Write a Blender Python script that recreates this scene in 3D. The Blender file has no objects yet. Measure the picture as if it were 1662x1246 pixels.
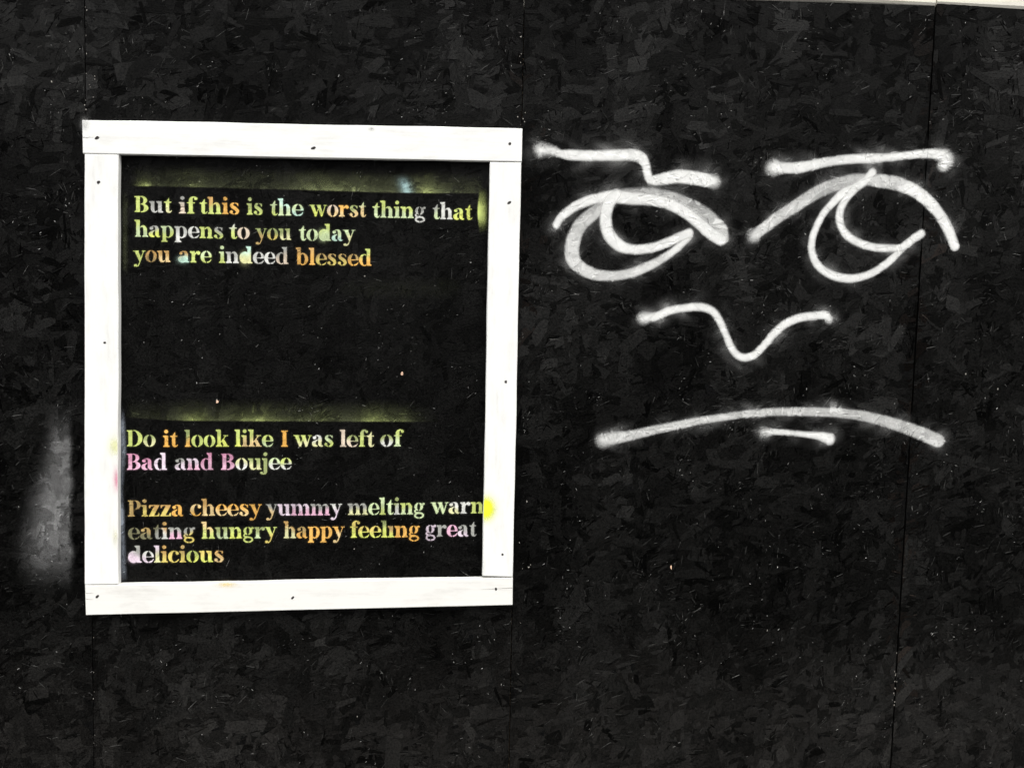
import bpy, math, random
import numpy as np
from mathutils import Vector, Matrix
from mathutils.bvhtree import BVHTree

rng = np.random.default_rng(11)
random.seed(5)
sc = bpy.context.scene
COL = sc.collection

# ------------------------------------------------------------------ camera
W, H = 1662, 1246                                   # proportions of the photograph
CX, CY, CZ, PITCH, YAW, ROLL, FPX = 0.98628, -2.60775, 1.5056, -0.07918, -0.08264, -0.0224, 1440.98
cam = bpy.data.cameras.new('camera')
cam.sensor_width = 36.0
cam.lens = FPX / W * 36.0
cam.clip_start, cam.clip_end = 0.05, 400.0
camo = bpy.data.objects.new('camera', cam)
camo.location = (CX, CY, CZ)
camo.rotation_euler = (math.pi / 2 + PITCH, ROLL, YAW)
COL.objects.link(camo)
sc.camera = camo

# ------------------------------------------------------------------ daylight: overcast
SUN_EL, SUN_AZ = math.radians(58), math.radians(196)
world = bpy.data.worlds.new('World'); sc.world = world; world.use_nodes = True
nt = world.node_tree; nt.nodes.clear()
sky = nt.nodes.new('ShaderNodeTexSky'); sky.sky_type = 'NISHITA'; sky.sun_disc = False
sky.sun_elevation = SUN_EL; sky.sun_rotation = SUN_AZ
sky.dust_density = 4.0; sky.ozone_density = 1.0
hs = nt.nodes.new('ShaderNodeHueSaturation'); hs.inputs['Saturation'].default_value = 0.12
bg = nt.nodes.new('ShaderNodeBackground'); bg.inputs['Strength'].default_value = 0.12
wo = nt.nodes.new('ShaderNodeOutputWorld')
# overcast sky: about three times brighter overhead than at the horizon
wtc = nt.nodes.new('ShaderNodeTexCoord'); wsx = nt.nodes.new('ShaderNodeSeparateXYZ'); nt.links.new(wtc.outputs['Generated'], wsx.inputs[0])
wmr = nt.nodes.new('ShaderNodeMapRange'); wmr.inputs['From Min'].default_value = 0; wmr.inputs['From Max'].default_value = 1
wmr.inputs['To Min'].default_value = .55; wmr.inputs['To Max'].default_value = 1.65; nt.links.new(wsx.outputs['Z'], wmr.inputs[0])
wvm = nt.nodes.new('ShaderNodeVectorMath'); wvm.operation = 'SCALE'
nt.links.new(sky.outputs[0], hs.inputs['Color']); nt.links.new(hs.outputs[0], wvm.inputs[0]); nt.links.new(wmr.outputs[0], wvm.inputs['Scale']); nt.links.new(wvm.outputs[0], bg.inputs[0]); nt.links.new(bg.outputs[0], wo.inputs[0])
sl = bpy.data.lights.new('overcast_sun', 'SUN'); sl.energy = 1.2; sl.angle = math.radians(24); sl.color = (1, .975, .93)
so = bpy.data.objects.new('overcast_sun', sl); COL.objects.link(so)
sd = Vector((0.95, -0.85, 1.15)).normalized()       # direction towards the sun: in front of the hoarding, high
so.rotation_euler = sd.to_track_quat('Z', 'Y').to_euler()
so.location = (1, -4, 6)
sc.view_settings.view_transform = 'Standard'; sc.view_settings.look = 'None'
sc.view_settings.gamma = 1.0; sc.view_settings.use_curve_mapping = False
sc.view_settings.exposure = 0.70

# ------------------------------------------------------------------ helpers
CAMM = np.array(camo.rotation_euler.to_matrix())
CAMP = np.array([CX, CY, CZ])
MPP = 0.00179                                        # metres on the wall per photo pixel

def at(px, py, y=0.0):
    """photo pixel -> (x, z) on the vertical plane at depth y"""
    px = np.asarray(px, float); py = np.asarray(py, float)
    d = np.stack([(px - W / 2) / FPX, (H / 2 - py) / FPX, -np.ones_like(px)], -1) @ CAMM.T
    t = (y - CY) / d[..., 1]
    p = CAMP + d * t[..., None]
    return p[..., 0], p[..., 2]

def lin(c):
    return tuple(((v / 255) / 12.92 if v <= 10 else (((v / 255) + .055) / 1.055) ** 2.4) for v in c)

def empty(name, loc=(0, 0, 0), parent=None, **props):
    o = bpy.data.objects.new(name, None); COL.objects.link(o); o.location = loc
    o.empty_display_size = 0.05
    if parent: o.parent = parent
    for k, v in props.items(): o[k] = v
    return o

def link(name, me, mats, parent=None, **props):
    o = bpy.data.objects.new(name, me); COL.objects.link(o)
    for m in (mats if isinstance(mats, (list, tuple)) else [mats]): me.materials.append(m)
    if parent: o.parent = parent
    for k, v in props.items(): o[k] = v
    return o

def mesh_np(name, verts, loops, starts, smooth=False):
    me = bpy.data.meshes.new(name)
    me.vertices.add(len(verts)); me.vertices.foreach_set('co', np.asarray(verts, np.float32).ravel())
    me.loops.add(len(loops)); me.loops.foreach_set('vertex_index', np.asarray(loops, np.int32).ravel())
    me.polygons.add(len(starts)); me.polygons.foreach_set('loop_start', np.asarray(starts, np.int32))
    me.update(calc_edges=True)
    me.polygons.foreach_set('use_smooth', np.full(len(starts), smooth))
    me.validate()
    return me

def color_attr(me, name, rgb):
    a = me.attributes.new(name, 'FLOAT_COLOR', 'POINT')
    c = np.ones((len(rgb), 4), np.float32); c[:, :3] = rgb
    a.data.foreach_set('color', c.ravel())

# ------------------------------------------------------------------ materials
def mat(name):
    m = bpy.data.materials.new(name); m.use_nodes = True
    t = m.node_tree; b = t.nodes['Principled BSDF']
    return m, t, b, t.nodes.new, t.links.new

def mat_board():
    m, t, b, N, L = mat('black_painted_osb')
    att = N('ShaderNodeAttribute'); att.attribute_name = 'tone'
    tc = N('ShaderNodeTexCoord')
    geo = N('ShaderNodeNewGeometry')
    mpc = N('ShaderNodeMapping'); mpc.inputs['Scale'].default_value = (9, 1, 3.2); L(geo.outputs['Position'], mpc.inputs[0])
    n1 = N('ShaderNodeTexNoise'); n1.inputs['Scale'].default_value = 1; n1.inputs['Detail'].default_value = 7; n1.inputs['Roughness'].default_value = .6
    L(mpc.outputs[0], n1.inputs['Vector'])
    n2 = N('ShaderNodeTexNoise'); n2.inputs['Scale'].default_value = 210; n2.inputs['Detail'].default_value = 5
    L(geo.outputs['Position'], n2.inputs['Vector'])
    mr = N('ShaderNodeMapRange'); mr.inputs['From Min'].default_value = .3; mr.inputs['From Max'].default_value = .7
    mr.inputs['To Min'].default_value = .8; mr.inputs['To Max'].default_value = 1.2; L(n1.outputs[0], mr.inputs[0])
    mr2 = N('ShaderNodeMapRange'); mr2.inputs['From Min'].default_value = .3; mr2.inputs['From Max'].default_value = .7
    mr2.inputs['To Min'].default_value = .2; mr2.inputs['To Max'].default_value = 1.8; L(n2.outputs[0], mr2.inputs[0])
    mu = N('ShaderNodeMath'); mu.operation = 'MULTIPLY'; L(mr.outputs[0], mu.inputs[0]); L(mr2.outputs[0], mu.inputs[1])
    vm = N('ShaderNodeVectorMath'); vm.operation = 'SCALE'; L(att.outputs['Color'], vm.inputs[0]); L(mu.outputs[0], vm.inputs['Scale'])
    L(vm.outputs[0], b.inputs['Base Color'])
    r = N('ShaderNodeMapRange'); r.inputs['From Min'].default_value = .3; r.inputs['From Max'].default_value = .7
    r.inputs['To Min'].default_value = .34; r.inputs['To Max'].default_value = .62
    L(n2.outputs[0], r.inputs[0]); L(r.outputs[0], b.inputs['Roughness'])
    lum = N('ShaderNodeSeparateColor'); L(att.outputs['Color'], lum.inputs[0])
    msp = N('ShaderNodeMapRange'); msp.inputs['From Min'].default_value = .0004; msp.inputs['From Max'].default_value = .011
    msp.inputs['To Min'].default_value = .012; msp.inputs['To Max'].default_value = .17; L(lum.outputs[0], msp.inputs[0]); L(msp.outputs[0], b.inputs['Specular IOR Level'])
    mp = N('ShaderNodeMapping'); mp.inputs['Scale'].default_value = (1, 1, 1)
    uv = N('ShaderNodeUVMap'); uv.uv_map = 'grain'
    mp.inputs['Scale'].default_value = (25, 420, 1); L(uv.outputs[0], mp.inputs[0])
    n3 = N('ShaderNodeTexNoise'); n3.inputs['Scale'].default_value = 1; n3.inputs['Detail'].default_value = 5
    L(mp.outputs[0], n3.inputs['Vector'])
    n4 = N('ShaderNodeTexNoise'); n4.inputs['Scale'].default_value = 240; n4.inputs['Detail'].default_value = 3
    L(tc.outputs['Object'], n4.inputs['Vector'])
    ad = N('ShaderNodeMath'); ad.operation = 'ADD'; L(n3.outputs[0], ad.inputs[0]); L(n4.outputs[0], ad.inputs[1])
    bu = N('ShaderNodeBump'); bu.inputs['Strength'].default_value = .8; bu.inputs['Distance'].default_value = .0007
    L(ad.outputs[0], bu.inputs['Height']); L(bu.outputs[0], b.inputs['Normal'])
    return m

def mat_spray(name, rough=.5):
    """thin sprayed paint film: 'cov' is how much paint lies at a point, broken up by fine speckle"""
    m, t, b, N, L = mat(name)
    att = N('ShaderNodeAttribute'); att.attribute_name = 'tone'
    cov = N('ShaderNodeAttribute'); cov.attribute_name = 'cov'
    tc = N('ShaderNodeTexCoord')
    n = N('ShaderNodeTexNoise'); n.inputs['Scale'].default_value = 520; n.inputs['Detail'].default_value = 3
    L(tc.outputs['Object'], n.inputs['Vector'])
    n2 = N('ShaderNodeTexNoise'); n2.inputs['Scale'].default_value = 45; n2.inputs['Detail'].default_value = 5
    L(tc.outputs['Object'], n2.inputs['Vector'])
    # alpha = cov + speckle * 2*cov*(1-cov)
    om = N('ShaderNodeMath'); om.operation = 'SUBTRACT'; om.inputs[0].default_value = 1.02; L(cov.outputs['Fac'], om.inputs[1])
    pr = N('ShaderNodeMath'); pr.operation = 'MULTIPLY'; L(om.outputs[0], pr.inputs[0]); L(cov.outputs['Fac'], pr.inputs[1])
    sp = N('ShaderNodeMapRange'); sp.inputs['From Min'].default_value = .3; sp.inputs['From Max'].default_value = .7
    sp.inputs['To Min'].default_value = -.55; sp.inputs['To Max'].default_value = .55; L(n.outputs[0], sp.inputs[0])
    p2 = N('ShaderNodeMath'); p2.operation = 'MULTIPLY'; L(pr.outputs[0], p2.inputs[0]); L(sp.outputs[0], p2.inputs[1])
    a = N('ShaderNodeMath'); a.operation = 'ADD'; a.use_clamp = True; L(cov.outputs['Fac'], a.inputs[0]); L(p2.outputs[0], a.inputs[1])
    L(a.outputs[0], b.inputs['Alpha'])
    v = N('ShaderNodeMapRange'); v.inputs['From Min'].default_value = .35; v.inputs['From Max'].default_value = .65
    v.inputs['To Min'].default_value = .90; v.inputs['To Max'].default_value = 1.05; L(n2.outputs[0], v.inputs[0])
    vm = N('ShaderNodeVectorMath'); vm.operation = 'SCALE'; L(att.outputs['Color'], vm.inputs[0]); L(v.outputs[0], vm.inputs['Scale'])
    L(vm.outputs[0], b.inputs['Base Color'])
    b.inputs['Roughness'].default_value = rough; b.inputs['Specular IOR Level'].default_value = .25
    bu = N('ShaderNodeBump'); bu.inputs['Strength'].default_value = .5; bu.inputs['Distance'].default_value = .0006
    L(n.outputs[0], bu.inputs['Height']); L(bu.outputs[0], b.inputs['Normal'])
    return m

def mat_white_timber(name, base, grime, amount):
    m, t, b, N, L = mat(name)
    tc = N('ShaderNodeTexCoord')
    mp = N('ShaderNodeMapping'); mp.inputs['Scale'].default_value = (4, 60, 60); L(tc.outputs['Generated'], mp.inputs[0])
    uv = N('ShaderNodeUVMap'); uv.uv_map = 'grain'
    m2 = N('ShaderNodeMapping'); m2.inputs['Scale'].default_value = (5, 130, 1); L(uv.outputs[0], m2.inputs[0])
    g = N('ShaderNodeTexNoise'); g.inputs['Scale'].default_value = 1; g.inputs['Detail'].default_value = 6; L(m2.outputs[0], g.inputs['Vector'])
    d = N('ShaderNodeTexNoise'); d.inputs['Scale'].default_value = 7; d.inputs['Detail'].default_value = 8; d.inputs['Roughness'].default_value = .65
    m3 = N('ShaderNodeMapping'); m3.inputs['Scale'].default_value = (1, 3, 1); L(uv.outputs[0], m3.inputs[0]); L(m3.outputs[0], d.inputs['Vector'])
    r = N('ShaderNodeMapRange'); r.inputs['From Min'].default_value = .5; r.inputs['From Max'].default_value = .78; L(d.outputs[0], r.inputs[0])
    r2 = N('ShaderNodeMapRange'); r2.inputs['From Min'].default_value = .35; r2.inputs['From Max'].default_value = .6; L(g.outputs[0], r2.inputs[0])
    r2.inputs['To Min'].default_value = .35
    k = N('ShaderNodeMath'); k.operation = 'MULTIPLY'; L(r.outputs[0], k.inputs[0]); L(r2.outputs[0], k.inputs[1])
    k2 = N('ShaderNodeMath'); k2.operation = 'MULTIPLY'; k2.inputs[1].default_value = amount; k2.use_clamp = True; L(k.outputs[0], k2.inputs[0])
    mx = N('ShaderNodeMix'); mx.data_type = 'RGBA'; mx.inputs[6].default_value = (*base, 1); mx.inputs[7].default_value = (*grime, 1)
    L(k2.outputs[0], mx.inputs[0]); L(mx.outputs[2], b.inputs['Base Color'])
    b.inputs['Roughness'].default_value = .55; b.inputs['Specular IOR Level'].default_value = .35
    bu = N('ShaderNodeBump'); bu.inputs['Strength'].default_value = .5; bu.inputs['Distance'].default_value = .0008
    L(g.outputs[0], bu.inputs['Height']); L(bu.outputs[0], b.inputs['Normal'])
    return m

def mat_flat(name, c, rough=.7, metal=0.0, noise=0.25, scale=60):
    m, t, b, N, L = mat(name)
    tc = N('ShaderNodeTexCoord'); n = N('ShaderNodeTexNoise'); n.inputs['Scale'].default_value = scale; n.inputs['Detail'].default_value = 5
    L(tc.outputs['Object'], n.inputs['Vector'])
    r = N('ShaderNodeMapRange'); r.inputs['From Min'].default_value = .3; r.inputs['From Max'].default_value = .7
    r.inputs['To Min'].default_value = 1 - noise; r.inputs['To Max'].default_value = 1 + noise; L(n.outputs[0], r.inputs[0])
    vm = N('ShaderNodeVectorMath'); vm.operation = 'SCALE'; vm.inputs[0].default_value = c; L(r.outputs[0], vm.inputs['Scale'])
    L(vm.outputs[0], b.inputs['Base Color'])
    b.inputs['Roughness'].default_value = rough; b.inputs['Metallic'].default_value = metal
    return m

M_BOARD = mat_board()
M_WHITE_SPRAY = mat_spray('white_spray_paint')
M_COLOUR_SPRAY = mat_spray('coloured_stencil_spray_paint')
M_RAIL = mat_white_timber('white_painted_timber', (.80, .80, .77), (.46, .44, .40), .55)
M_RAIL_DIRTY = mat_white_timber('scuffed_white_painted_timber', (.77, .76, .72), (.42, .40, .36), .5)
M_CAP = mat_white_timber('aged_cream_painted_timber', (.68, .65, .57), (.36, .31, .23), .9)
M_NAIL = mat_flat('rusty_nail', (.022, .018, .016), .6, .2)
M_CRACK = mat_flat('dark_split_in_paint', (.22, .21, .19), .9)
M_CHIP = mat_flat('worn_grey_chip', (.27, .25, .22), .8)
M_BARE = mat_flat('bare_chipped_wood', lin((220, 182, 155)), .8)
M_POST = mat_flat('rough_sawn_post', (.22, .16, .10), .85)
M_PAVE = mat_flat('concrete_paving', (.15, .147, .14), .9, 0, .2, 8)
M_GROUND = mat_flat('asphalt', (.055, .055, .057), .92, 0, .25, 30)

# ------------------------------------------------------------------ ground (below the picture)
def sheet(name, x0, x1, y0, y1, z, m, **props):
    me = mesh_np(name, [(x0, y0, z), (x1, y0, z), (x1, y1, z), (x0, y1, z)], [0, 1, 2, 3], [0])
    return link(name, me, m, **props)
sheet('ground', -150, 150, -150, 150, -0.13, M_GROUND, kind='structure')

def box_mesh(name, x0, x1, y0, y1, z0, z1):
    v = [(x0, y0, z0), (x1, y0, z0), (x1, y1, z0), (x0, y1, z0), (x0, y0, z1), (x1, y0, z1), (x1, y1, z1), (x0, y1, z1)]
    f = [0, 3, 2, 1, 4, 5, 6, 7, 0, 1, 5, 4, 1, 2, 6, 5, 2, 3, 7, 6, 3, 0, 4, 7]
    return mesh_np(name, v, f, range(0, 24, 4))
link('pavement', box_mesh('pavement', -30, 30, -1.6, 3, -0.129, 0.0), M_PAVE, kind='structure')

# ------------------------------------------------------------------ hoarding: four sheets of strand board
hoarding = empty('hoarding', (1.2, 0.0, 0.0),
                 label='tall hoarding of black-painted strand board sheets carrying stencilled words and a sprayed face',
                 category='wall')
HO = np.array([1.2, 0.0, 0.0])                       # children are written in world space, then shifted
def child(o, parent):
    o.parent = parent
    o.matrix_parent_inverse = Matrix.Translation(-Vector(HO)) if parent is hoarding else Matrix.Identity(4)
    return o

def line_x(pa, pb, g):
    """a seam seen through two photo points -> x as a function of z"""
    (xa, za), (xb, zb) = at(*pa, g), at(*pb, g)
    k = (xb - xa) / (zb - za)
    return lambda z: xa + (z - za) * k
seams = [line_x((137.5, 10), (152.5, 1240), 0), line_x((851, 0), (826, 1246), 0), line_x((1518, 20), (1452, 1130), 0)]
left_edge = lambda z: seams[0](z) - 1.22
right_edge = lambda z: seams[2](z) + 1.22
EDGES = [left_edge] + seams + [right_edge]
def top_z(i, x):
    if i == 3:
        (xa, za), (xb, zb) = at(1524, 6, 0), at(1662, 15.5, 0)
        return za + (zb - za) / (xb - xa) * (x - xa)
    (xa, za), (xb, zb) = at(1262, 2.0, 0), at(1512, 9.5, 0)
    return za + 0 * x + (zb - za) / (xb - xa) * (x - xa) * (1 if i == 2 else 0)
GAPS = [.0011, .0010, .0015, .0024, .0011]           # half the gap at each joint

OUT = np.array([(-.5, -.32), (-.47, -.5), (-.15, -.52), (.2, -.47), (.46, -.5), (.5, -.1), (.44, .35), (.3, .5), (-.1, .53), (-.4, .47), (-.44, .1)])
K = len(OUT)
def strands(i, n, Lr, Wr, base, tilt, tone_fn, zlo=0.06, taper=0.0, centers=None, angles=None, topd=(.00015, .0022)):
    """prisms of wood strand lying on sheet i; returns verts (n,2K,3), tone (n,3), areas"""
    zt = 2.46
    if centers is None:
        cz = rng.uniform(zlo, zt, n); xl = EDGES[i](cz); xr = EDGES[i + 1](cz)
        cx = rng.uniform(0, 1, n) * (xr - xl) + xl
    else:
        cx, cz = centers
    L = np.exp(rng.uniform(math.log(Lr[0]), math.log(Lr[1]), n)); Wd = np.exp(rng.uniform(math.log(Wr[0]), math.log(Wr[1]), n))
    Wd = np.minimum(Wd, L * .8)
    th = rng.uniform(0, math.pi, n) if angles is None else angles
    if angles is None:                                 # most surface strands lie near level, a share of them upright
        k_ = rng.random(n); th = np.where(k_ < .52, rng.normal(.24, .36, n), np.where(k_ < .74, rng.normal(1.5, .30, n), th))
    o = OUT[None] + rng.normal(0, .028, (n, K, 2)) * np.array([1.3, 1.2])
    skew = rng.normal(0, .14, n)
    o[:, :, 0] += o[:, :, 1] * (skew * Wd / L)[:, None] * 2
    u = o[:, :, 0] * L[:, None]; v = o[:, :, 1] * Wd[:, None] * (1 - taper * np.abs(o[:, :, 0]) * 1.6)
    c, s = np.cos(th)[:, None], np.sin(th)[:, None]
    x = cx[:, None] + u * c - v * s; z = cz[:, None] + u * s + v * c
    b = base[0] + (base[1] - base[0]) * rng.random(n)
    ta = rng.normal(0, tilt[0], n)[:, None]; tb = rng.normal(0, tilt[1], n)[:, None]
    d = np.clip(b[:, None] + u * ta + v * tb, *topd)
    x = np.clip(x, EDGES[i](z) + GAPS[i], EDGES[i + 1](z) - GAPS[i + 1]); z = np.clip(z, 0.05, top_z(i, x) - .0005)
    top = np.stack([x, -d, z], -1); bot = np.stack([x, np.full_like(x, .0006), z], -1)
    uvs = np.stack([u + cx[:, None] * 3, v + cz[:, None] * 7], -1)
    return np.concatenate([top, bot], 1), tone_fn(cx, cz, n), L * Wd, np.concatenate([uvs, uvs], 1), th, (cx, cz)

# loops of one prism: the face polygon, then K side quads
face = list(range(K))
sides = []
for k in range(K):
    k2 = (k + 1) % K
    sides += [k2, k, K + k, K + k2]
LOOPS = np.array(face + sides, np.int32)
STARTS = np.array([0] + [K + 4 * k for k in range(K)], np.int32)
NV, NL, NF = 2 * K, len(LOOPS), len(STARTS)
def strand_mesh(name, V, T, U):
    n = len(V)
    off = (np.arange(n) * NV)[:, None]
    loops = (LOOPS[None] + off).ravel(); starts = (STARTS[None] + (np.arange(n) * NL)[:, None]).ravel()
    me = mesh_np(name, V.reshape(-1, 3), loops, starts)
    color_attr(me, 'tone', np.repeat(T, NV, 0))
    uvl = me.uv_layers.new(name='grain'); uvl.data.foreach_set('uv', U.reshape(-1, 2)[loops].astype(np.float32).ravel())
    return me

_tab = rng.random((5, 64, 64))
def vnoise(x, z, k):
    x = np.mod(x, 63); z = np.mod(z, 63); i, j = x.astype(int), z.astype(int); a, b = x - i, z - j
    a = a * a * (3 - 2 * a); b = b * b * (3 - 2 * b); t = _tab[k]
    return (t[j, i] * (1 - a) + t[j, (i + 1) % 64] * a) * (1 - b) + (t[(j + 1) % 64, i] * (1 - a) + t[(j + 1) % 64, (i + 1) % 64] * a) * b
def coat(x, z):
    """how evenly the black was rolled on: upright roller passes, thin and thick places"""
    v = .5 * vnoise(x * 9 + 20, z * 3.2 + 5, 0) + .3 * vnoise(x * 22 + 20, z * 9 + 9, 1) + .2 * vnoise(x * 45 + 30, z * 30, 2)
    return v
def tone_base(cx, cz, n, lo=.006, hi=.020):
    t = lo * (hi / lo) ** rng.random(n)
    k = np.exp((coat(cx + 2, cz + 1) - .5) * 1.9)
    inside = (cx > .06) & (cx < 1.13) & (cz > .7) & (cz < 2.05)                # the stencil field got a second coat of black
    t = np.where(inside, (t * .0028) ** .5 * k ** .5, t * k)
    c = np.stack([t, t * .98, t * .90], 1)
    near = np.zeros(n)
    for sfun, z0 in ((seams[1], 1.2), (seams[2], .3)):
        near = np.maximum(near, np.exp(-((cx - sfun(cz)) / .035) ** 2) * (cz > z0))
    brown = rng.random(n) < near * .35
    c[brown] = np.stack([t, t * .72, t * .56], 1)[brown]
    low = np.clip((.62 - cz) / .4, 0, 1) * rng.random(n)                       # road dirt splashed on the foot of the sheets
    c += (low * .006)[:, None] * np.array([1, .9, .8])
    return c
def tone_line(cx, cz, n):
    t = rng.uniform(.02, .16, n) * rng.random(n); return np.stack([t, t * .98, t * .93], 1)
def tone_worn_glint(cx, cz, n):  # pale flecks: worn fibre tips, with sky glints put into their colour
    t = np.exp(rng.uniform(math.log(.02), math.log(.42), n))
    return np.stack([t, t * .98, t * .94], 1)

all_V, all_mult = [], []
LAYERS = [(2400, (.06, .15), (.022, .055), (.0001, .0004), (.003, .006)),
          (2800, (.04, .13), (.013, .042), (.0003, .0009), (.007, .016)),
          (1900, (.02, .10), (.006, .026), (.0005, .0012), (.010, .024)),
          (420, (.045, .12), (.018, .046), (.0010, .0015), (.004, .008))]
names_i = ['left', 'words', 'face', 'right']
boards = []
x_lo, x_hi = at(-5, 600)[0], at(1667, 600)[0]
for i in range(4):
    # the sheet itself
    zt_l, zt_r = float(top_z(i, EDGES[i](2.4))), float(top_z(i, EDGES[i + 1](2.4)))
    za, zb = .05, 2.44
    def corner(e, z, sgn): return float(EDGES[e](z)) + sgn * GAPS[e]
    v = []
    for y in (0.0, .011):
        v += [(corner(i, za, 1), y, za), (corner(i + 1, za, -1), y, za), (corner(i + 1, zt_r, -1), y, zt_r), (corner(i, zt_l, 1), y, zt_l)]
    f = [0, 1, 2, 3, 7, 6, 5, 4, 0, 4, 5, 1, 1, 5, 6, 2, 2, 6, 7, 3, 3, 7, 4, 0]
    me = mesh_np('board', v, f, range(0, 24, 4)); me.uv_layers.new(name='grain')
    color_attr(me, 'tone', np.full((8, 3), .003))
    b = child(link('board', me, M_BOARD), hoarding)
    b['label'] = ['black sheet left of the white frame, with grey overspray', 'black sheet behind the white frame, carrying the coloured words',
                  'black sheet carrying most of the sprayed white face', 'narrow-looking black sheet at the right edge, crossed by the tips of the face'][i]
    boards.append(b)
    Vs, Ts, Us, SG = [], [], [], []
    for li, (n, Lr, Wr, base, tilt) in enumerate(LAYERS):
        lo, hi = ((.0017, .0048), (.0018, .0058), (.0010, .0064), (.0028, .0066))[li]
        V, T, A, U, th, cc = strands(i, n, Lr, Wr, base, tilt, lambda a, b_, m, lo=lo, hi=hi: tone_base(a, b_, m, lo, hi))
        if li == 3:
            vis = (cc[0] > x_lo) & (cc[0] < x_hi) & (cc[1] > .34) & (cc[1] < 2.4)
            xx = cc[0]; fr = (xx > .02) & (xx < 1.17) & (cc[1] > .66) & (cc[1] < 2.1)
            order = np.argsort(-A * vis * (~fr))
            pick = [k for k in order[:[45, 55, 90, 60][i]] if vis[k] and not fr[k]]
            for k in pick:
                ctr = V[k, :K].mean(0) * np.array([1, 0, 1])
                sm = strand_mesh('wood_strand', V[k:k + 1] - ctr, T[k:k + 1], U[k:k + 1])
                so_ = link('wood_strand', sm, M_BOARD); so_.parent = b
                so_.location = ctr
            all_V.append(V[pick]); all_mult.append(rng.uniform(.4, 1.9, len(pick)))
            keep = np.ones(n, bool); keep[pick] = False
            V, T, U = V[keep], T[keep], U[keep]
        Vs.append(V); Ts.append(T); Us.append(U); SG.append(.30)
        if li == 2:                                    # splinters that follow the strands they came off
            for (ns, Lq, Wq, tf, jit, tl) in ((8000, (.006, .038), (.0012, .0042), lambda a, b_, m: tone_base(a, b_, m, .0004, .016), .22, (.02, .16)),
                                              (1000, (.0022, .0085), (.0008, .0019), tone_worn_glint, .5, (.01, .1)), (420, (.010, .038), (.0007, .0015), tone_line, .15, (.01, .06))):
                h = rng.integers(0, n, ns)
                if tf is tone_worn_glint: h = rng.choice(rng.integers(0, n, 330), ns)
                ctr = (cc[0][h] + rng.normal(0, .022, ns), cc[1][h] + rng.normal(0, .022, ns))
                an = th[h] + rng.normal(0, jit, ns)
                V2, T2, A2, U2, _, _ = strands(i, ns, Lq, Wq, (.0006, .0017), tl, tf, taper=.6, centers=ctr, angles=an, topd=(.0003, .0026))
                Vs.append(V2); Ts.append(T2); Us.append(U2); SG.append(.95)
    V = np.concatenate(Vs); T = np.concatenate(Ts); U = np.concatenate(Us)
    all_V.append(V); all_mult.append(np.concatenate([np.clip(np.exp(rng.normal(-.04, sg, len(v_))), .12, 3.0) for v_, sg in zip(Vs, SG)]))
    s = link('strand_surface', strand_mesh('strand_surface', V, T, U), M_BOARD); s.parent = b; s['kind'] = 'stuff'

AV = np.concatenate(all_V); MULT = np.concatenate(all_mult)
inv = (AV[:, :K, 0].max(1) > x_lo - .1) & (AV[:, :K, 0].min(1) < x_hi + .15)
AV, MULT = AV[inv], MULT[inv]
tv = AV[:, :K].reshape(-1, 3)
BVH = BVHTree.FromPolygons(tv.tolist(), (np.arange(len(AV))[:, None] * K + np.arange(K)[None]).tolist())
DIRY = Vector((0, 1, 0))
def wall_hits(xs, zs):
    d = np.zeros(len(xs)); m = np.ones(len(xs)); nx = np.zeros((len(xs), 2))
    rc = BVH.ray_cast
    for k in range(len(xs)):
        loc, nor, idx, dist = rc((xs[k], -.05, zs[k]), DIRY, .06)
        if idx is not None:
            d[k] = -loc[1]; m[k] = MULT[idx]; nx[k] = (nor[0], nor[2])
    return d, m

# capping timber behind the top of the sheets
zc = float(top_z(2, 2.0))
for (x0, x1, dz, tiltz) in ((-1.25, float(seams[2](2.4)) - .002, 0.0, 0.0), (float(seams[2](2.4)) + .002, 3.7, .004, 0.0)):
    prof = [(-.004, zc + .16), (-.004, zc + .017), (.0, zc + .010), (.0125, zc - .001), (.0125, zc - .05), (.055, zc - .05), (.055, zc + .16)]
    nP = len(prof)
    v = [(x0, a_, b_ + dz) for a_, b_ in prof] + [(x1, a_, b_ + dz) for a_, b_ in prof]
    lp, st = [], []
    for k in range(nP):
        st.append(len(lp)); lp += [k, (k + 1) % nP, nP + (k + 1) % nP, nP + k]
    st.append(len(lp)); lp += list(range(nP))[::-1]
    st.append(len(lp)); lp += list(range(nP, 2 * nP))
    me = mesh_np('capping_rail', v, lp, st)
    uvl = me.uv_layers.new(name='grain')
    co = np.array([v.co[:] for v in me.vertices]); lv = np.array([l.vertex_index for l in me.loops])
    uvl.data.foreach_set('uv', co[lv][:, [0, 2]].astype(np.float32).ravel())
    child(link('capping_rail', me, M_CAP), hoarding)
for x in (-1.1, 0.0, 1.22, 2.44, 3.5):
    child(link('post', box_mesh('post', x - .045, x + .045, .056, .146, 0.001, 2.40), M_POST), hoarding)

# ------------------------------------------------------------------ sprayed paint films
def smooth(a, b, x):
    t = np.clip((x - a) / (b - a), 0, 1); return t * t * (3 - 2 * t)

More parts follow.
